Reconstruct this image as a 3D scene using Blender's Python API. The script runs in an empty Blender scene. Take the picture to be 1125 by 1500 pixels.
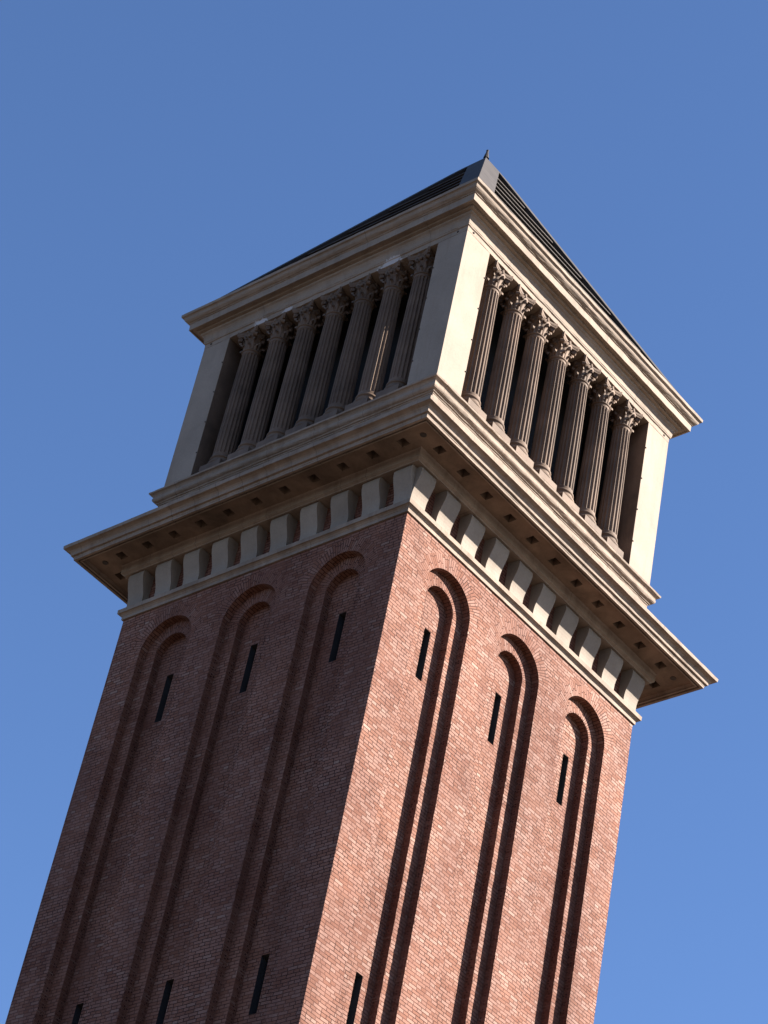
import bpy, bmesh, math, random
from mathutils import Vector, Matrix, noise
random.seed(7)
S = bpy.context.scene
col = S.collection

# ------------------------------------------------------------------ camera, sky, sun
CAM = Vector((-28.4958, -29.2568, 1.6)); YAW, PITCH, ROLL, FPX = 0.81210, 0.67600, 0.21660, 3727.49
fw = Vector((math.cos(YAW)*math.cos(PITCH), math.sin(YAW)*math.cos(PITCH), math.sin(PITCH)))
rt = Vector((math.sin(YAW), -math.cos(YAW), 0)); up = rt.cross(fw)
r2 = math.cos(ROLL)*rt + math.sin(ROLL)*up; u2 = -math.sin(ROLL)*rt + math.cos(ROLL)*up
cd = bpy.data.cameras.new('camera'); cam = bpy.data.objects.new('camera', cd); col.objects.link(cam)
cam.matrix_world = Matrix(((r2.x, u2.x, -fw.x, CAM.x), (r2.y, u2.y, -fw.y, CAM.y), (r2.z, u2.z, -fw.z, CAM.z), (0, 0, 0, 1)))
cd.sensor_fit = 'VERTICAL'; cd.sensor_height = 36; cd.lens = FPX/1500*36; cd.clip_end = 5000; cd.clip_start = 0.1
S.camera = cam

SUN_AZ, SUN_EL = math.radians(44.95), math.radians(26.6)     # azimuth off the right-hand face, towards +X
sdir = Vector((math.sin(SUN_AZ)*math.cos(SUN_EL), -math.cos(SUN_AZ)*math.cos(SUN_EL), math.sin(SUN_EL)))
w = bpy.data.worlds.new('World'); S.world = w; w.use_nodes = True
nt = w.node_tree; bg = nt.nodes['Background']
sky = nt.nodes.new('ShaderNodeTexSky'); sky.sky_type = 'NISHITA'; sky.sun_disc = False
sky.sun_elevation = SUN_EL; sky.sun_rotation = math.atan2(sdir.x, sdir.y)
sky.air_density = 0.85; sky.dust_density = 0.2; sky.ozone_density = 3.0
tint = nt.nodes.new('ShaderNodeMix'); tint.data_type = 'RGBA'; tint.blend_type = 'MULTIPLY'; tint.inputs[0].default_value = 1
tint.inputs[7].default_value = (0.785, 0.885, 1.05, 1)        # a deep, clear Mediterranean blue
nt.links.new(sky.outputs[0], tint.inputs[6]); nt.links.new(tint.outputs[2], bg.inputs[0]); bg.inputs[1].default_value = 0.05
sl = bpy.data.lights.new('sun', 'SUN'); sl.energy = 5.0; sl.angle = math.radians(0.53); sl.color = (1, 0.93, 0.84)
so = bpy.data.objects.new('sun', sl); col.objects.link(so)
so.rotation_euler = (-sdir).to_track_quat('-Z', 'Y').to_euler()
vs = S.view_settings; vs.view_transform = 'Standard'; vs.look = 'None'; vs.gamma = 1; vs.exposure = 2.2; vs.use_curve_mapping = False

# ------------------------------------------------------------------ materials
class NT:
    def __init__(s, name):
        s.m = bpy.data.materials.new(name); s.m.use_nodes = True; s.t = s.m.node_tree
        s.b = s.t.nodes['Principled BSDF']
    def n(s, typ, **k):
        x = s.t.nodes.new('ShaderNode'+typ)
        for a, v in k.items():
            if a[0] == '_': x.inputs[a[1:].replace('_', ' ')].default_value = v
            else: setattr(x, a, v)
        return x
    def l(s, a, b): s.t.links.new(a, b)
    def ramp(s, src, stops, interp='LINEAR'):
        r = s.n('ValToRGB'); e = r.color_ramp.elements; r.color_ramp.interpolation = interp
        while len(e) < len(stops): e.new(.5)
        for i, (p, c) in enumerate(stops):
            e[i].position = p; e[i].color = (*c, 1) if len(c) == 3 else c
        s.l(src, r.inputs[0]); return r.outputs[0]
    def mix(s, f, a, b, mode='MIX'):
        x = s.n('Mix', data_type='RGBA', blend_type=mode)
        for i, v in ((0, f), (6, a), (7, b)):
            if hasattr(v, 'type') and hasattr(v, 'is_linked'): s.l(v, x.inputs[i])
            else: x.inputs[i].default_value = v if i == 0 else (*v, 1)
        return x.outputs[2]
    def noise(s, vec, scale, detail=4, rough=.55, dist=0):
        x = s.n('TexNoise', _Scale=scale, _Detail=detail, _Roughness=rough, _Distortion=dist)
        s.l(vec, x.inputs['Vector']); return x.outputs[0]
    def math(s, op, a, b=0.0):
        x = s.n('Math', operation=op)
        for i, v in ((0, a), (1, b)):
            if hasattr(v, 'is_linked'): s.l(v, x.inputs[i])
            else: x.inputs[i].default_value = v
        return x.outputs[0]
    def bump(s, h, strength=.5, dist=.01, prev=None):
        x = s.n('Bump', _Strength=strength, _Distance=dist); s.l(h, x.inputs['Height'])
        if prev is not None: s.l(prev, x.inputs['Normal'])
        return x.outputs[0]
    def mapping(s, vec, scale=(1, 1, 1), rot=(0, 0, 0), loc=(0, 0, 0)):
        x = s.n('Mapping'); s.l(vec, x.inputs[0]); x.inputs['Scale'].default_value = scale
        x.inputs['Rotation'].default_value = rot; x.inputs['Location'].default_value = loc; return x.outputs[0]

def brick_mat(name='old_red_brick'):
    k = NT(name); tc = k.n('TexCoord'); uv = tc.outputs['UV']; ob = tc.outputs['Object']
    # slightly wavy, hand-laid courses
    wob = k.n('TexNoise', _Scale=2.2, _Detail=3); k.l(ob, wob.inputs['Vector'])
    sub = k.n('VectorMath', operation='SUBTRACT'); k.l(wob.outputs['Color'], sub.inputs[0]); sub.inputs[1].default_value = (.5, .5, .5)
    scl = k.n('VectorMath', operation='SCALE'); k.l(sub.outputs[0], scl.inputs[0]); scl.inputs['Scale'].default_value = .035
    add = k.n('VectorMath', operation='ADD'); k.l(uv, add.inputs[0]); k.l(scl.outputs[0], add.inputs[1])
    def bricks(c1, c2, loc):
        b = k.n('TexBrick', offset=.5, offset_frequency=2, squash=.62, squash_frequency=3)
        b.inputs['Color1'].default_value = (*c1, 1); b.inputs['Color2'].default_value = (*c2, 1)
        b.inputs['Mortar'].default_value = (.35, .35, .35, 1)
        b.inputs['Scale'].default_value = 1; b.inputs['Mortar Size'].default_value = .0078; b.inputs['Mortar Smooth'].default_value = .35
        b.inputs['Bias'].default_value = 0; b.inputs['Brick Width'].default_value = .205; b.inputs['Row Height'].default_value = .0672
        k.l(add.outputs[0], b.inputs['Vector']); return b
    b = bricks((0, 0, 0), (1, 1, 1), 0)
    tint = k.ramp(b.outputs['Color'], [(0, (.134, .056, .036)), (.2, (.152, .068, .045)), (.5, (.162, .076, .053)), (.88, (.172, .085, .061)), (.98, (.184, .100, .074)), (1, (.204, .124, .094))])
    # broad weathering patches: redder repairs and pale, rubbed zones
    big = k.noise(ob, .55, 5, .6, .6)
    pale = k.ramp(big, [(.34, (.88, .80, .78)), (.5, (1, 1, 1)), (.66, (1.20, 1.20, 1.18))])
    c = k.mix(1.0, tint, pale, 'MULTIPLY')
    run = k.noise(k.mapping(ob, (1.6, 1.6, .16)), 1.0, 5, .62, .2)      # rain-washed and sooty runs down the wall
    c = k.mix(1.0, c, k.ramp(run, [(.34, (.80, .77, .76)), (.5, (1, 1, 1)), (.68, (1.13, 1.11, 1.08))]), 'MULTIPLY')
    med = k.noise(ob, 3.5, 6, .65)
    c = k.mix(k.ramp(med, [(.55, (0, 0, 0)), (.72, (.55, .55, .55))]), c, (.138, .060, .044))
    # smeared mortar over some joints: joints vary between open/dark and flush
    jn = k.noise(ob, 1.6, 5, .7)
    jcol = k.mix(k.ramp(jn, [(.40, (0, 0, 0)), (.60, (1, 1, 1))]), (.034, .015, .012), (.098, .045, .034))
    c = k.mix(b.outputs['Fac'], c, jcol)
    fine = k.noise(ob, 60, 4, .7)
    c = k.mix(.5, c, k.ramp(fine, [(.3, (.78, .76, .74)), (.7, (1.16, 1.16, 1.16))]), 'MULTIPLY')
    k.l(c, k.b.inputs['Base Color']); k.l(k.ramp(b.outputs['Color'], [(0, (.85, .85, .85)), (1, (.7, .7, .7))]), k.b.inputs['Roughness'])
    k.l(k.mix(b.outputs['Fac'], (.16, .16, .16), (.05, .05, .05)), k.b.inputs['Specular IOR Level'])
    inv = k.math('SUBTRACT', 1.0, b.outputs['Fac'])
    h = k.math('ADD', inv, k.math('MULTIPLY', b.outputs['Color'], .28))
    h = k.math('ADD', h, k.math('MULTIPLY', fine, .5))
    nn = k.bump(h, 1.0, .010); k.l(nn, k.b.inputs['Normal'])
    return k.m

def stone_mat(name, base, vary=.12, joint=0.0, streak=.3, rough=.85, stain=(0.154, 0.099, 0.064), drop=0.0, bumpy=.4, spec=.25, marks=()):
    k = NT(name); tc = k.n('TexCoord'); uv = tc.outputs['UV']; ob0 = tc.outputs['Object']
    oi = k.n('ObjectInfo'); ad = k.n('VectorMath', operation='MULTIPLY_ADD')
    k.l(oi.outputs['Location'], ad.inputs[0]); ad.inputs[1].default_value = (1.7, 2.3, 1); k.l(ob0, ad.inputs[2]); ob = ad.outputs[0]
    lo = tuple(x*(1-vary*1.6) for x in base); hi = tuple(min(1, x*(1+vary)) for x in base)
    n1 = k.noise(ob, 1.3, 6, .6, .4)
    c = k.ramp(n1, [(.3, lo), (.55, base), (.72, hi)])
    # run-off stains: stretched down the face
    st = k.noise(k.mapping(ob, (3.2, 3.2, .35)), 1.0, 5, .65)
    c = k.mix(k.ramp(st, [(.50, (0, 0, 0)), (.78, (streak, streak, streak))]), c, stain)
    fine = k.noise(ob, 26, 5, .7)
    c = k.mix(.35, c, k.ramp(fine, [(.3, (.74, .72, .70)), (.7, (1.16, 1.16, 1.16))]), 'MULTIPLY')
    rv = k.ramp(oi.outputs['Random'], [(0, (.86, .85, .84)), (1, (1.12, 1.12, 1.12))])
    if name in ('column_stone', 'bracket_stone'): c = k.mix(1.0, c, rv, 'MULTIPLY')
    if joint:
        sep = k.n('SeparateXYZ'); k.l(uv, sep.inputs[0])
        fr = k.math('FRACT', k.math('DIVIDE', sep.outputs[0], joint))
        d = k.math('ABSOLUTE', k.math('SUBTRACT', fr, .5))
        jm = k.math('LESS_THAN', d, .006/joint)
        jv = k.math('MULTIPLY', jm, k.ramp(k.noise(ob, .9, 2), [(.42, (.1, .1, .1)), (.6, (.75, .75, .75))]))
        c = k.mix(jv, c, tuple(x*.35 for x in base))
    if drop:
        dn = k.noise(k.mapping(ob, (1, 1, 1)), 2.6, 7, .72, .3)
        c = k.mix(k.ramp(dn, [(.68, (0, 0, 0)), (.72, (drop, drop, drop))]), c, (0.352, 0.346, 0.346))
    for ctr, rad in marks:       # flaked whitewash, in a few places only
        vd = k.n('VectorMath', operation='DISTANCE'); k.l(k.mapping(ob, (1, 1, 2.6), loc=(0, 0, 0)), vd.inputs[0]); vd.inputs[1].default_value = (ctr[0], ctr[1], ctr[2]*2.6)
        q = k.math('SUBTRACT', k.math('DIVIDE', vd.outputs['Value'], rad), k.math('MULTIPLY', k.math('SUBTRACT', k.noise(ob, 7, 6, .75, .5), .5), 2.6))
        c = k.mix(k.ramp(q, [(.62, (.85, .85, .85)), (.72, (0, 0, 0))]), c, (.40, .37, .36))
    k.l(c, k.b.inputs['Base Color']); k.b.inputs['Roughness'].default_value = rough
    k.b.inputs['Specular IOR Level'].default_value = spec
    h = k.math('ADD', k.math('MULTIPLY', fine, .5), n1)
    k.l(k.bump(h, bumpy, .012), k.b.inputs['Normal'])
    return k.m

def metal_mat(name, base, rough=.5, metallic=.35):
    k = NT(name); tc = k.n('TexCoord'); ob = tc.outputs['Object']
    n1 = k.noise(ob, 1.5, 6, .65, .5)
    c = k.ramp(n1, [(.3, tuple(x*.7 for x in base)), (.7, tuple(x*1.25 for x in base))])
    wv = k.noise(k.mapping(ob, (.6, .6, 16)), 1.0, 3, .6)
    c = k.mix(.25, c, k.ramp(wv, [(.35, (.7, .7, .7)), (.6, (1.15, 1.15, 1.15))]), 'MULTIPLY')
    k.l(c, k.b.inputs['Base Color']); k.b.inputs['Roughness'].default_value = rough; k.b.inputs['Metallic'].default_value = metallic; k.b.inputs['Specular IOR Level'].default_value = .2
    k.l(k.bump(wv, .03, .004), k.b.inputs['Normal'])
    return k.m

def plain(name, base, rough=.9):
    k = NT(name); tc = k.n('TexCoord')
    n1 = k.noise(tc.outputs['Object'], 3, 5, .6)
    c = k.ramp(n1, [(.3, tuple(x*.7 for x in base)), (.7, tuple(x*1.3 for x in base))])
    k.l(c, k.b.inputs['Base Color']); k.b.inputs['Roughness'].default_value = rough
    return k.m

BRICK = brick_mat()
STONE = stone_mat('cast_stone', (.214, .166, .130), joint=.62, streak=.75, stain=(.105, .068, .047), vary=.18)
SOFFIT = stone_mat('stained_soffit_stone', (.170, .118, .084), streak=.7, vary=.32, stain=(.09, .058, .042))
PIER = stone_mat('pier_stone', (.232, .184, .145), vary=.09, joint=0, streak=.45, stain=(.15, .104, .075), bumpy=.2)
FRIEZE = stone_mat('frieze_stone', (.222, .174, .136), vary=.14, joint=1.5, streak=.45, drop=.7, bumpy=.3, stain=(.112, .075, .053), marks=[((-3.60, -1.58, 37.80), .42), ((-3.60, 1.95, 37.81), .30), ((-3.60, 1.2, 37.83), .2)])
BRACK = stone_mat('bracket_stone', (.222, .184, .150), vary=.1, streak=.35, stain=(.125, .092, .07))
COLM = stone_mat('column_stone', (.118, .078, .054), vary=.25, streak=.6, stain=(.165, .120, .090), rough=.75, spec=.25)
ZINC = metal_mat('zinc_sheet', (.044, .038, .036), .85, 0)
SLAT = metal_mat('slat_metal', (.070, .059, .053), .8, 0)
SHADE_BLACK = plain('shade_black', (.006, .0068, .0082))  # near-black stands in for shade in the belfry and between roof slats
LINING = plain('dark_lining', (.02, .02, .022))
IRON = plain('rusty_iron', (.04, .03, .024))
GROUND = plain('paving', (.060, .043, .031))

# ------------------------------------------------------------------ mesh helpers
class MB:
    def __init__(s): s.v = []; s.f = []; s.uv = []; s.sm = []
    def face(s, pts, uvs=None, smooth=False):
        i = len(s.v); s.v.extend(tuple(p) for p in pts); s.f.append(list(range(i, i+len(pts))))
        if uvs is None:
            a, b, c = (Vector(pts[j]) for j in (0, 1, 2)); n = (b-a).cross(c-a)
            ax = max(range(3), key=lambda q: abs(n[q]))
            uvs = [((p[1], p[2]) if ax == 0 else (p[0], p[2]) if ax == 1 else (p[0], p[1])) for p in pts]
        s.uv.extend(uvs); s.sm.append(smooth)
    def grid(s, rows, smooth=False, closed=False, uvf=None):
        """rows of points -> shared-vertex quads"""
        i = len(s.v); n = len(rows[0])
        for r in rows: s.v.extend(tuple(p) for p in r)
        for a in range(len(rows)-1):
            for b in range(n if closed else n-1):
                b2 = (b+1) % n
                q = [i+a*n+b, i+a*n+b2, i+(a+1)*n+b2, i+(a+1)*n+b]
                s.f.append(q); s.sm.append(smooth)
                if uvf: s.uv.extend([uvf(a, b), uvf(a, b+1), uvf(a+1, b+1), uvf(a+1, b)])
                else: s.uv.extend([(s.v[j][0]+s.v[j][1], s.v[j][2]) for j in q])
    def box(s, x0, x1, y0, y1, z0, z1, M=None):
        P = [Vector((x, y, z)) for z in (z0, z1) for y in (y0, y1) for x in (x0, x1)]
        if M is not None: P = [M @ p for p in P]
        for q in ((0, 2, 3, 1), (4, 5, 7, 6), (0, 1, 5, 4), (2, 6, 7, 3), (0, 4, 6, 2), (1, 3, 7, 5)): s.face([P[j] for j in q])
    def build(s, name, mat, parent=None, weld=False):
        me = bpy.data.meshes.new(name); me.from_pydata(s.v, [], s.f)
        ul = me.uv_layers.new(name='UVMap'); flat = [c for t in s.uv for c in t]; ul.data.foreach_set('uv', flat)
        me.polygons.foreach_set('use_smooth', s.sm); me.materials.append(mat)
        if weld:
            bm = bmesh.new(); bm.from_mesh(me); bmesh.ops.remove_doubles(bm, verts=bm.verts, dist=1e-5)
            bmesh.ops.recalc_face_normals(bm, faces=bm.faces); bm.to_mesh(me); bm.free()
        me.update(); o = bpy.data.objects.new(name, me); col.objects.link(o)
        if parent is not None: o.parent = parent
        return o

# side k: 0 = right-hand (sunlit) face, normal -Y; 1 = left-hand (shaded) face, normal -X; 2, 3 the far faces
# local frame: a = along the face, d = outward distance from the tower axis, z
def P(k, a, d, z):
    return ((a, -d, z), (-d, a, z), (-a, d, z), (d, -a, z))[k]
SIDES = (0, 1, 2, 3); SEEN = (0, 1)

def ring(profile, name, mat, parent, jit=.004, step=.12, seed=0, mb=None):
    """square ring swept from (half-width, z) points, with a little unevenness along its edges"""
    m = mb or MB(); acc = 0; L = [0]
    for i in range(1, len(profile)):
        L.append(L[-1]+math.dist(profile[i], profile[i-1]))
    for k in SIDES:
        sgn = 1 if k in (0, 2, 3) else 1
        n = max(2, int(7.2/step)) if k in SEEN else 2
        rows = []
        for i, (h, z) in enumerate(profile):
            r = []
            for j in range(n+1):
                t = -1+2*j/n; e = 1 if 0 < j < n else 0
                q = noise.noise(Vector((t*14+seed, i*1.7, k*9.1)))*.7+noise.noise(Vector((t*45+seed, i*2.7, k*5.1)))*.3
                r.append(P(k, h*t, h+jit*q*e, z+jit*.8*e*noise.noise(Vector((t*17, i*3.1+seed, k*4.3)))))
            rows.append(r)
        m.grid(rows, uvf=lambda a, b, n=n, k=k: (profile[a][0]*(-1+2*b/n)+k*.37, L[a]))
    if mb is None: return m.build(name, mat, parent)

tower = bpy.data.objects.new('bell_tower', None); col.objects.link(tower)
tower['label'] = 'tall square red brick bell tower with pale stone cornices, colonnaded belfry and pyramid roof'
tower['category'] = 'tower'

# ------------------------------------------------------------------ shaft of brick with blind arches
H, ZT, ZB = 3.6, 30.40, 3.0
BAYS = (-2.155, 0, 2.155); HALF = 1.0775; R1, R2, RING = .68, .395, .97; D1, D2 = .17, .34; ZS = 29.30
NA = 40
rows_z = [ZB, 8, 13, 17, 18.6]; z = 18.6
while z < ZS-.0672*1.5: z += .0672; rows_z.append(z)
rows_z.append(ZS)
shaft = MB()
for k in SIDES:
    def q(a0, z0, a1, z1, d=H, m=shaft): m.face([P(k, a0, d, z0), P(k, a1, d, z0), P(k, a1, d, z1), P(k, a0, d, z1)], [(a0+k*3.3, z0), (a1+k*3.3, z0), (a1+k*3.3, z1), (a0+k*3.3, z1)])
    e = 3*HALF
    q(-H, 0, H, ZB)
    for s in (-1, 1): q(min(s*e, s*H), ZB, max(s*e, s*H), ZT)
    for c in BAYS:
        if k not in SEEN:
            q(c-HALF, ZB, c+HALF, ZT); continue
        # field above and beside the brick ring
        for s in (-1, 1): q(min(c+s*RING, c+s*HALF), ZS, max(c+s*RING, c+s*HALF), ZT)
        for i in range(NA):
            t0, t1 = math.pi*i/NA, math.pi*(i+1)/NA
            x0, z0, x1, z1 = c+RING*math.cos(t1), ZS+RING*math.sin(t1), c+RING*math.cos(t0), ZS+RING*math.sin(t0)
            shaft.face([P(k, x0, H, z0), P(k, x1, H, z1), P(k, x1, H, ZT), P(k, x0, H, ZT)], [(x0+k*3.3, z0), (x1+k*3.3, z1), (x1+k*3.3, ZT), (x0+k*3.3, ZT)])
shaft.face([(-H, -H, ZT), (H, -H, ZT), (H, H, ZT), (-H, H, ZT)])
shaft_o = shaft.build('shaft', BRICK, tower)

SLOT_Z = ((27.72, 28.82), (20.64, 21.74), (13.56, 14.66), (6.5, 7.6)); SW = .088
rj = random.Random(3)
for k in SEEN:
    for bi, c in enumerate(BAYS):
        m = MB(); U = k*3.3
        def qa(a0, z0, a1, z1, d): m.face([P(k, a0, d, z0), P(k, a1, d, z0), P(k, a1, d, z1), P(k, a0, d, z1)], [(a0+U, z0), (a1+U, z0), (a1+U, z1), (a0+U, z1)])
        for s in (-1, 1):
            for i in range(len(rows_z)-1):
                z0, z1 = rows_z[i], rows_z[i+1]
                j1 = rj.uniform(-.0045, .0045) if z0 > 18 else 0; j2 = rj.uniform(-.0045, .0045) if z0 > 18 else 0
                a1, a2 = c+s*(R1+j1), c+s*(R2+j2)
                qa(*((a1, z0, c+s*HALF, z1) if s > 0 else (c+s*HALF, z0, a1, z1)), H)
                m.face([P(k, a1, H, z0), P(k, a1, H-D1, z0), P(k, a1, H-D1, z1), P(k, a1, H, z1)], [(.06, z0*2.5), (.06+D1*.45, z0*2.5), (.06+D1*.45, z1*2.5), (.06, z1*2.5)])
                qa(*((a2, z0, a1, z1) if s > 0 else (a1, z0, a2, z1)), H-D1)
                m.face([P(k, a2, H-D1, z0), P(k, a2, H-D2, z0), P(k, a2, H-D2, z1), P(k, a2, H-D1, z1)], [(.66, z0*2.5), (.66+D1*.45, z0*2.5), (.66+D1*.45, z1*2.5), (.66, z1*2.5)])
        def pol(r, t, d): return P(k, c+r*math.cos(t), d, ZS+r*math.sin(t))
        for i in range(NA):
            t0, t1 = math.pi*i/NA, math.pi*(i+1)/NA
            for ra, rb, d in ((R1, RING, H), (R2, R1, H-D1)):
                off = .02 if ra == R1 else .3
                sc = 1.0
                m.face([pol(ra, t0, d), pol(rb, t0, d), pol(rb, t1, d), pol(ra, t1, d)],
                       [(off, t0*rb*sc+c), (off+rb-ra-.06, t0*rb*sc+c), (off+rb-ra-.06, t1*rb*sc+c), (off, t1*rb*sc+c)])
            for r_, da, db in ((R1, H, H-D1), (R2, H-D1, H-D2)):
                m.face([pol(r_, t0, da), pol(r_, t0, db), pol(r_, t1, db), pol(r_, t1, da)], [(da, t0*r_), (db, t0*r_), (db, t1*r_), (da, t1*r_)])
            # half-disc of the innermost panel
            m.face([P(k, c, H-D2, ZS), pol(R2+.02, t0, H-D2), pol(R2+.02, t1, H-D2)], [(c+U, ZS), (c+U+R2*math.cos(t0), ZS+R2*math.sin(t0)), (c+U+R2*math.cos(t1), ZS+R2*math.sin(t1))])
        rr = R2+.02
        for s in (-1, 1):
            qa(*((c+SW, ZB, c+rr, ZS) if s > 0 else (c-rr, ZB, c-SW, ZS)), H-D2)
        cuts = [ZB]+[v for p in reversed(SLOT_Z) for v in p]+[ZS]
        for i in range(0, len(cuts), 2): qa(c-SW, cuts[i], c+SW, cuts[i+1], H-D2)
        for zz in (ZB,):     # sloping sill at the foot of the recess
            m.face([P(k, c-R1, H, ZB), P(k, c+R1, H, ZB), P(k, c+R1, H-D2, ZB+.05), P(k, c-R1, H-D2, ZB+.05)])
        arch = m.build('blind_arch', BRICK, tower)
        for z0, z1 in SLOT_Z[:2]:
            s_ = MB(); d0, d1 = H-D2-.001, H-D2-.5
            for aa in (c-SW, c+SW): s_.face([P(k, aa, d0, z0), P(k, aa, d1, z0), P(k, aa, d1, z1), P(k, aa, d0, z1)])
            for zz in (z0, z1): s_.face([P(k, c-SW, d0, zz), P(k, c+SW, d0, zz), P(k, c+SW, d1, zz), P(k, c-SW, d1, zz)])
            s_.face([P(k, c-SW, d1, z0), P(k, c+SW, d1, z0), P(k, c+SW, d1, z1), P(k, c-SW, d1, z1)])
            s_.build('slit_window', LINING, arch)

# ------------------------------------------------------------------ string course, bracket frieze, great cornice
ring([(3.55, 30.385), (3.635, 30.385), (3.637, 30.455), (3.645, 30.462), (3.66, 30.485), (3.69, 30.505), (3.712, 30.508), (3.716, 30.60), (3.42, 30.615)], 'string_course', STONE, tower, seed=3)
m = MB()
for k in SIDES:
    m.face([P(k, -3.47, 3.47, 30.60), P(k, 3.47, 3.47, 30.60), P(k, 3.47, 3.47, 31.46), P(k, -3.47, 3.47, 31.46)], [(-3.5+k, 30.6), (3.5+k, 30.6), (3.5+k, 31.46), (-3.5+k, 31.46)])
m.build('frieze_wall', BRICK, tower)
bp = [(3.42, 30.605), (3.622, 30.605), (3.617, 30.68), (3.616, 30.76), (3.622, 30.84), (3.636, 30.91), (3.656, 30.975), (3.680, 31.04), (3.705, 31.105), (3.728, 31.17), (3.746, 31.235), (3.757, 31.30), (3.758, 31.35), (3.750, 31.395), (3.725, 31.43), (3.42, 31.438)]
b_mesh = MB(); W = .208
for i in range(len(bp)):
    p0, p1 = bp[i], bp[(i+1) % len(bp)]
    b_mesh.face([(-W, -p0[0], p0[1]), (W, -p0[0], p0[1]), (W, -p1[0], p1[1]), (-W, -p1[0], p1[1])])
for s in (-W, W): b_mesh.face([(s, -p[0], p[1]) for p in bp])
first = None
for k in SIDES:
    if k not in SEEN: continue
    for i in range(10):
        if first is None: first = b = b_mesh.build('bracket', BRACK, tower, weld=True)
        else:
            b = first.copy(); col.objects.link(b); b.parent = tower
        a = (i-4.5)*.757
        b.rotation_euler = (0, 0, (0, -math.pi/2)[k])
        b.location = ((a, 0, 0), (0, a, 0))[k]

SOF = 31.68
HW = .095; HD = 4.09; HOLE = [i*.722 for i in range(-5, 6)]
m = MB()
prof_in = [(3.4, 31.442), (3.768, 31.442), (3.772, 31.462), (3.79, 31.472), (3.828, 31.49), (3.832, SOF-.03), (3.85, SOF)]
prof_out = [(4.37, SOF), (4.395, 31.64), (4.398, 31.592), (4.428, 31.590), (4.430, 31.635), (4.468, 31.637), (4.470, 31.582), (4.522, 31.580), (4.526, 31.615),
            (4.532, 31.622), (4.536, 31.660), (4.578, 31.666), (4.584, 31.688), (4.582, 31.705), (4.592, 31.742), (4.618, 31.772), (4.660, 31.790), (4.700, 31.797), (4.708, 31.80), (4.716, 31.872), (3.55, 32.1)]
ring(prof_in, 'bed_moulding', STONE, tower, jit=.005, seed=11)
ring(prof_out, 'cornice', STONE, tower, jit=.008, seed=21)
m = MB()
ring([(3.85, SOF), (HD-HW, SOF)], '', None, None, jit=0, mb=m)
ring([(HD+HW, SOF), (4.37, SOF)], '', None, None, jit=0, mb=m)
for k in SIDES:
    edges = [-(HD-HW)-2*HW] + [v for h in HOLE for v in (h-HW, h+HW)] + [HD+HW]
    i0, i1 = HD-HW, HD+HW
    a_prev = None
    for i in range(0, len(edges), 2):
        a0, a1 = edges[i], edges[i+1]
        if i == 0: m.face([P(k, -i0, i0, SOF), P(k, a1, i0, SOF), P(k, a1, i1, SOF), P(k, -i1, i1, SOF)])
        elif i == len(edges)-2: m.face([P(k, a0, i0, SOF), P(k, i0, i0, SOF), P(k, i1, i1, SOF), P(k, a0, i1, SOF)])
        else: m.face([P(k, a0, i0, SOF), P(k, a1, i0, SOF), P(k, a1, i1, SOF), P(k, a0, i1, SOF)])
    for h in HOLE:
        for aa in (h-HW, h+HW): m.face([P(k, aa, i0, SOF), P(k, aa, i1, SOF), P(k, aa, i1, SOF+.20), P(k, aa, i0, SOF+.20)])
        for dd in (i0, i1): m.face([P(k, h-HW, dd, SOF), P(k, h+HW, dd, SOF), P(k, h+HW, dd, SOF+.20), P(k, h-HW, dd, SOF+.20)])
        m.face([P(k, h-HW, i0, SOF+.20), P(k, h+HW, i0, SOF+.20), P(k, h+HW, i1, SOF+.20), P(k, h-HW, i1, SOF+.20)])
m.build('soffit', SOFFIT, tower)

d0 = None
for x_, y_ in ((-4.08, -4.08), (-4.08, 4.08), (4.08, -4.08)):
    if d0 is None:
        b = MB(); b.grid([[(r*math.cos(q*math.pi/6), r*math.sin(q*math.pi/6), z) for q in range(12)] for r, z in ((.062, .01), (.062, -.010), (.052, -.013), (.001, -.013))], closed=True)
        d0 = d_ = b.build('dark_hole_cap', IRON, tower)  # solid dark cap stands in for the shade inside a small hole
    else:
        d_ = d0.copy(); col.objects.link(d_); d_.parent = tower
    d_.location = (x_, y_, SOF)

# ------------------------------------------------------------------ belfry: sill, piers, columns, entablature
ring([(3.58, 32.05), (3.585, 33.335), (3.597, 33.34), (3.600, 33.362), (3.625, 33.372), (3.632, 33.395), (3.650, 33.402), (3.675, 33.415), (3.692, 33.435), (3.700, 33.462), (3.699, 33.490), (3.690, 33.512), (3.688, 33.522), (3.696, 33.545), (3.712, 33.567), (3.735, 33.583), (3.760, 33.590), (3.765, 33.596), (3.771, 33.632), (3.58, 33.70), (3.57, 33.88), (2.6, 33.885)], 'sill_moulding', STONE, tower, jit=.010, seed=31)
FLOOR, ARB = 33.88, 37.77; PH, OP = 3.583, 2.84
pm = MB()
def pier_faces(m, sx, sy):
    x0, x1 = sorted((sx*OP, sx*PH)); y0, y1 = sorted((sy*OP, sy*PH))
    m.box(x0, x1, y0, y1, 33.70, ARB-.006)
for sx in (-1, 1):
    for sy in (-1, 1):
        m = MB(); pier_faces(m, sx, sy); pr = m.build('pier', PIER, tower, weld=True)
        m = MB()
        xa, xb = sorted((sx*(OP-.004), sx*(OP+.06))); ya, yb = sorted((sy*(OP-.004), sy*(PH-.004)))
        m.box(xa, xb, ya, yb, 33.75, ARB-.008)
        xa, xb = sorted((sx*(OP+.06), sx*(PH-.004))); ya, yb = sorted((sy*(OP-.004), sy*(OP+.06)))
        m.box(xa, xb, ya, yb, 33.75, ARB-.008)
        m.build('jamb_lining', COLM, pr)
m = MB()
m.face([(-2.9, -2.9, FLOOR+.004), (2.9, -2.9, FLOOR+.004), (2.9, 2.9, FLOOR+.004), (-2.9, 2.9, FLOOR+.004)])
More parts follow.
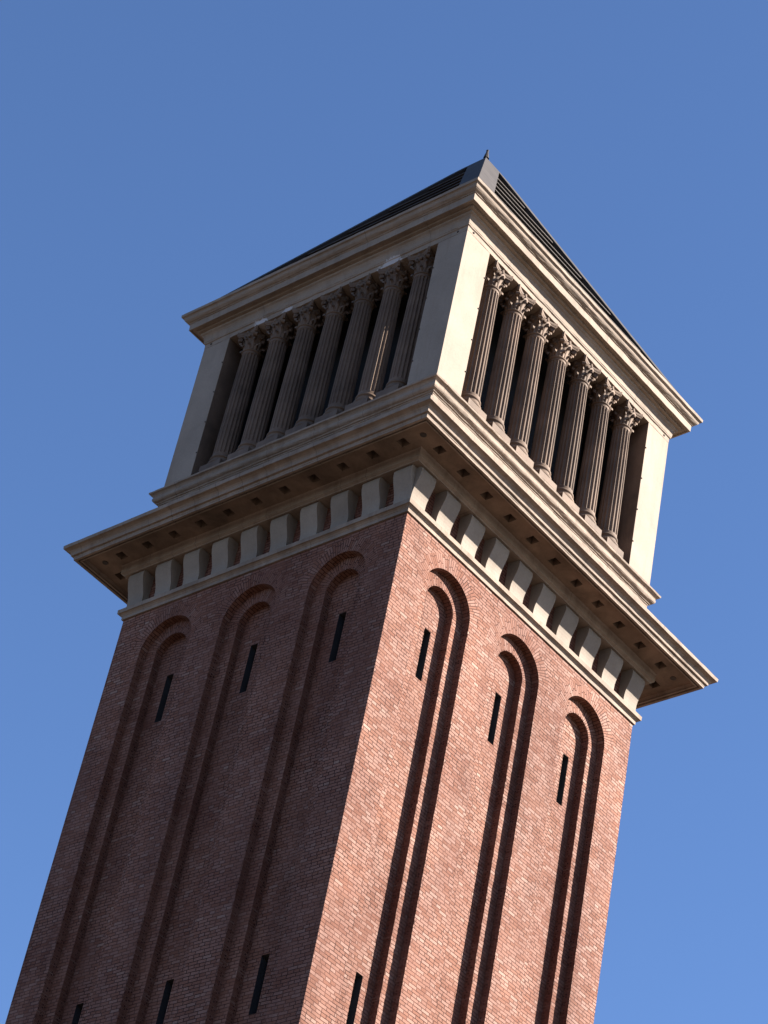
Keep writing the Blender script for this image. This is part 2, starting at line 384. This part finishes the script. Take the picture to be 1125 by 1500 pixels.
m.box(-3.5, 2.95, -3.5, 2.95, ARB+.10, ARB+.2)
m.box(2.85, 3.2, -2.83, 2.83, 33.8, ARB+.1)  # unseen partitions on both far sides, added to block sky through the colonnade
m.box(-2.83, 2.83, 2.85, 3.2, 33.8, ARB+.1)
m.box(-2.3, 2.3, -2.3, 2.3, FLOOR, ARB+.1)  # inner block added and sized to cut off a second sun streak
m.build('belfry_interior', SHADE_BLACK, tower)
ring([(2.95, ARB), (3.585, ARB), (3.588, 37.885), (3.600, 37.893), (3.612, 37.90), (3.612, 37.925), (3.62, 37.935), (3.630, 38.03), (3.640, 38.07), (3.662, 38.11), (3.70, 38.135), (3.705, 38.175), (3.77, 38.18), (3.775, 38.235), (3.86, 38.237), (3.862, 38.212), (3.893, 38.210), (3.897, 38.375), (3.902, 38.385), (3.918, 38.388), (3.922, 38.405), (3.945, 38.41), (3.965, 38.425), (3.99, 38.445), (4.004, 38.47), (4.012, 38.505), (4.03, 38.525), (4.058, 38.533), (4.062, 38.545), (4.066, 38.60), (3.5, 38.76)], 'entablature', FRIEZE, tower, jit=.010, seed=41)

# one column: base, fluted shaft, leafy capital
def lathe(m, prof, n=40, smooth=True):
    m.grid([[(r*math.cos(2*math.pi*j/n), r*math.sin(2*math.pi*j/n), z) for j in range(n)] for r, z in prof], smooth=smooth, closed=True)
def column_meshes():
    base = MB(); base.box(-.285, .285, -.285, .285, 33.87, 34.02)
    arc = lambda r, z, rad, t0, t1, n=6: [(r+rad*math.cos(math.radians(t0+(t1-t0)*i/n)), z+rad*math.sin(math.radians(t0+(t1-t0)*i/n))) for i in range(n+1)]
    lathe(base, [(0, 34.022), (.24, 34.022)]+arc(.235, 34.08, .045, -80, 80)+[(.235, 34.135), (.232, 34.15)]+[(.222, 34.17), (.225, 34.20)]+arc(.222, 34.235, .03, -80, 80)+[(.222, 34.28), (.22, 34.31)])
    sh = MB(); NF, SP = 16, 10; rows = []
    z0, z1 = 34.29, 37.24
    zs = [z0, z0+.03]+[z0+.05+.06*i/5 for i in range(6)]+[z0+.3+(z1-z0-.5)*i/8 for i in range(9)]+[z1-.13+.06*i/5 for i in range(6)]+[z1-.03, z1]
    for z in zs:
        t = (z-z0)/(z1-z0); R = .222-.036*t**1.5
        e = min((z-z0-.05)/.06, (z1-.07-z)/.06, 1); e = 0 if e <= 0 else math.sqrt(1-(1-e)**2)
        r = []
        for j in range(NF*SP):
            ph = (j % SP)/SP                      # fillet for 1/4 of the pitch, round hollow for the rest
            d = 0 if ph < .14 or ph > .86 else math.sqrt(max(0, 1-((ph-.5)/.36)**2))
            rr = R-.030*e*d; an = 2*math.pi*j/(NF*SP); r.append((rr*math.cos(an), rr*math.sin(an), z))
        rows.append(r)
    sh.grid(rows, closed=True, smooth=False)
    cap = MB()
    ZC = 37.24
    lathe(cap, [(.184, ZC-.012)]+arc(.188, ZC+.012, .024, -85, 85)+[(.180, ZC+.045), (.180, ZC+.16), (.192, ZC+.28), (.222, ZC+.38), (.262, ZC+.43), (.0, ZC+.43)], 32)
    def leaf(ang, z0, hgt, wid, out, r0, curl=.055):
        path = []
        for i in range(9):
            t = i/8
            if t < .6:
                u = t/.6; path.append((r0+out*.35*u**2, z0+hgt*u))
            else:
                u = (t-.6)/.4; th = math.pi*1.15*u
                path.append((r0+out*.35+curl*(1-math.cos(th))*.9, z0+hgt+curl*math.sin(th)))
        rows = []
        for i, (r, z) in enumerate(path):
            t = i/8; wv = wid*(.75+.45*math.sin(math.pi*min(1, t*1.1)))*(1 if t < .85 else .8)
            row = []
            for j in range(7):
                s = -1+j/3; lob = 1+.13*math.cos(s*math.pi*3)
                bend = -.028*(s*s)+(.012 if j == 3 else 0)
                a = ang; tx, ty = -math.sin(a), math.cos(a)
                rr = r+bend*(.4+t)
                row.append((rr*math.cos(a)+tx*wv*s*lob*.5, rr*math.sin(a)+ty*wv*s*lob*.5, z-abs(s)*.02))
            rows.append(row)
        cap.grid(rows, smooth=True)
    for i in range(8): leaf(2*math.pi*(i+.5)/8, ZC+.035, .10, .080, .055, .188, .040)
    for i in range(8): leaf(2*math.pi*i/8, ZC+.06, .205, .084, .085, .190, .046)
    def volute(ang, z, r, rad, wid):
        ca, sa = math.cos(ang), math.sin(ang); rows = []
        for i in range(23):
            t = i/22; th = math.radians(100-560*t); rho = rad*(1-.78*t)
            row = []
            for s in (-.5, .5):
                rr = r+rho*math.cos(th); row.append((rr*ca-sa*wid*s, rr*sa+ca*wid*s, z+rho*math.sin(th)))
            rows.append(row)
        cap.grid(rows, smooth=True)
        # disc ends closed a little inside the scroll
        for s in (-.42, .42):
            cap.face([((r+rad*.86*math.cos(q))*ca-sa*wid*s, (r+rad*.86*math.cos(q))*sa+ca*wid*s, z+rad*.86*math.sin(q)) for q in [2*math.pi*i/14 for i in range(14)]])
        # stalk from bell to scroll
        rows = []
        for i in range(7):
            t = i/6; rr = .19+(r+rad*.5-.19)*t**1.5; zz = z-.14+(.14+rad*.9)*t**.7
            rows.append([(rr*ca-sa*wid*s*(.5+.5*t), rr*sa+ca*wid*s*(.5+.5*t), zz) for s in (-.5, -.17, .17, .5)])
        cap.grid(rows, smooth=True)
    for i in range(4): volute(math.pi/4+i*math.pi/2, ZC+.360, .300, .058, .075)
    for i in range(4):
        for s in (-1, 1): volute(i*math.pi/2+s*.26, ZC+.36, .232, .036, .055)
    # abacus with hollow sides and cut corners
    def abac(hw, z):
        pts = []
        for kq in range(4):
            a = kq*math.pi/2
            for i in range(11):
                s = -1+i/5; x = s*hw*.90; d = hw-.062*(1-s*s)
                pts.append((x*math.cos(a)+d*math.sin(a), x*math.sin(a)-d*math.cos(a), z))
        return pts
    rows = [abac(h, z) for h, z in ((.262, ZC+.418), (.272, ZC+.424), (.275, ZC+.452), (.283, ZC+.458), (.292, ZC+.475), (.297, ZC+.50), (.297, 37.79))]
    cap.grid(rows, closed=True); cap.face(list(reversed(rows[0]))); cap.face(rows[-1])
    for i in range(4):    # fleuron in the middle of each side
        a = i*math.pi/2; ca, sa = math.cos(a), math.sin(a)
        lrows = []
        for u in range(7):
            th = math.pi*u/6-math.pi/2; rr = .048*math.cos(th)
            lrows.append([((.215+.055*abs(math.cos(v)))*ca-sa*rr*math.sin(v)*1.2, (.215+.055*abs(math.cos(v)))*sa+ca*rr*math.sin(v)*1.2, ZC+.465+.05*math.sin(th)) for v in [-math.pi/2+math.pi*j/6 for j in range(7)]])
        cap.grid(lrows, smooth=True)
    return base, sh, cap
cm = column_meshes(); proto = None
CY = 3.30
for k in SEEN:
    for i in range(7):
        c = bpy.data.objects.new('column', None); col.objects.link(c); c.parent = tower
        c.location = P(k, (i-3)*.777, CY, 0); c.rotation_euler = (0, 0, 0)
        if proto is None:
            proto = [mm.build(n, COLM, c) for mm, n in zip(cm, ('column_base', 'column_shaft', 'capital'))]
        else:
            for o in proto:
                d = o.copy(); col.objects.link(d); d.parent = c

# wire hooks along the openings and fixing plates under the architrave
hook0 = None
for k in SEEN:
    for s in (-1, 1):
        for z in (34.5, 35.35, 36.2, 37.05): 
            if hook0 is None:
                hk = MB(); hk.grid([[(r*math.cos(q*math.pi/4)*1.4, r*math.sin(q*math.pi/4), zz) for q in range(8)] for r, zz in ((.004, -.014), (.011, -.012), (.013, .0), (.010, .012), (.003, .014))], closed=True, smooth=True)
                hook0 = h_ = hk.build('netting_hook', IRON, tower)
            else:
                h_ = hook0.copy(); col.objects.link(h_); h_.parent = tower
            h_.location = P(k, s*(OP+.012), PH+.006, z)
for k, a in ((0, -3.40), (1, -3.33), (0, 3.40), (1, 3.40)):
    b = MB(); n = 8; rr = .024
    b.grid([[P(k, a+rr*q*math.cos(2*math.pi*j/n), PH+d, 37.835+rr*q*math.sin(2*math.pi*j/n)) for j in range(n)] for q, d in ((1, -.01), (1, .016), (.5, .022), (.01, .022))], closed=True)
    b.build('fixing_plate', IRON, tower)

# ------------------------------------------------------------------ roof
AP, SL, EAVE = 45.42, 1.70, 3.92
def rz(h): return AP-SL*h
roof = bpy.data.objects.new('roof', None); col.objects.link(roof); roof.parent = tower
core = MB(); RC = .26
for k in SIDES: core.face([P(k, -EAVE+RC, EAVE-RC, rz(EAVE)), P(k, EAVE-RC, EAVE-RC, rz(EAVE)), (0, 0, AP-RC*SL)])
core.build('roof_deck', SHADE_BLACK, roof)  # shade of the slat gaps put into the deck colour
SWD = .52
hp = MB()
for k in SIDES:
    for s in (-1, 1):
        n = 60
        for i in range(n):
            h0, h1 = EAVE*(1-i/n), EAVE*(1-(i+1)/n)
            def hh(h): return max(.012, h-.05*math.exp(-(h/.25)**2))
            A = lambda h, dd, ins: P(k, s*max(0, hh(h)-ins), hh(h)+dd, rz(h))
            lap = 0
            hp.face([A(h0, lap, 0), A(h1, 0, 0), A(h1, 0, SWD), A(h0, lap, SWD)])
            if h0 > SWD: hp.face([A(h0, lap, SWD), A(h1, 0, SWD), A(h1, -.22, SWD), A(h0, -.22, SWD)])
hp.build('hip_flashing', ZINC, roof)
lou = MB()
for k in SIDES:
    zt = rz(SWD)
    for i in range(8):
        z = zt-.95-.92*i; h = (AP-z)/SL-.045
        if h > EAVE-.05: break
        w2 = h-SWD+.10; sm_ = MB(); t = .028; r_ = .004
        # thin board: plain metal nosing, faces back to the deck near-black to imitate shade
        sm_.grid([[P(k, a_, d_, z_) for a_ in (-w2, w2)] for d_, z_ in ((h-.10, z+.004), (h-r_, z), (h, z-r_), (h+.004, z-t), (h-.03, z-t+.002))])
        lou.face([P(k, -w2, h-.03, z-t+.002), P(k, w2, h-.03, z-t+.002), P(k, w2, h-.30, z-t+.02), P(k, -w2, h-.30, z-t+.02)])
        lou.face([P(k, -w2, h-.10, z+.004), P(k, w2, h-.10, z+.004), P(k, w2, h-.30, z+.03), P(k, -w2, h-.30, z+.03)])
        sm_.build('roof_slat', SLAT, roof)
lou.build('louvre_shade_faces', SHADE_BLACK, roof)
f = MB()
f.grid([[(r*math.cos(2*math.pi*j/10), r*math.sin(2*math.pi*j/10), z) for j in range(10)] for r, z in ((.07, 45.30), (.05, 45.42), (.035, 45.48), (.028, 45.54), (.034, 45.555), (.034, 45.575), (.002, 45.58))], closed=True, smooth=False)
f.build('finial', ZINC, roof)

# ------------------------------------------------------------------ ground
g = MB(); n = 24; RG = 1500
g.face([(RG*math.cos(2*math.pi*i/n), RG*math.sin(2*math.pi*i/n), 0) for i in range(n)])
go = g.build('ground', GROUND); go['kind'] = 'structure'
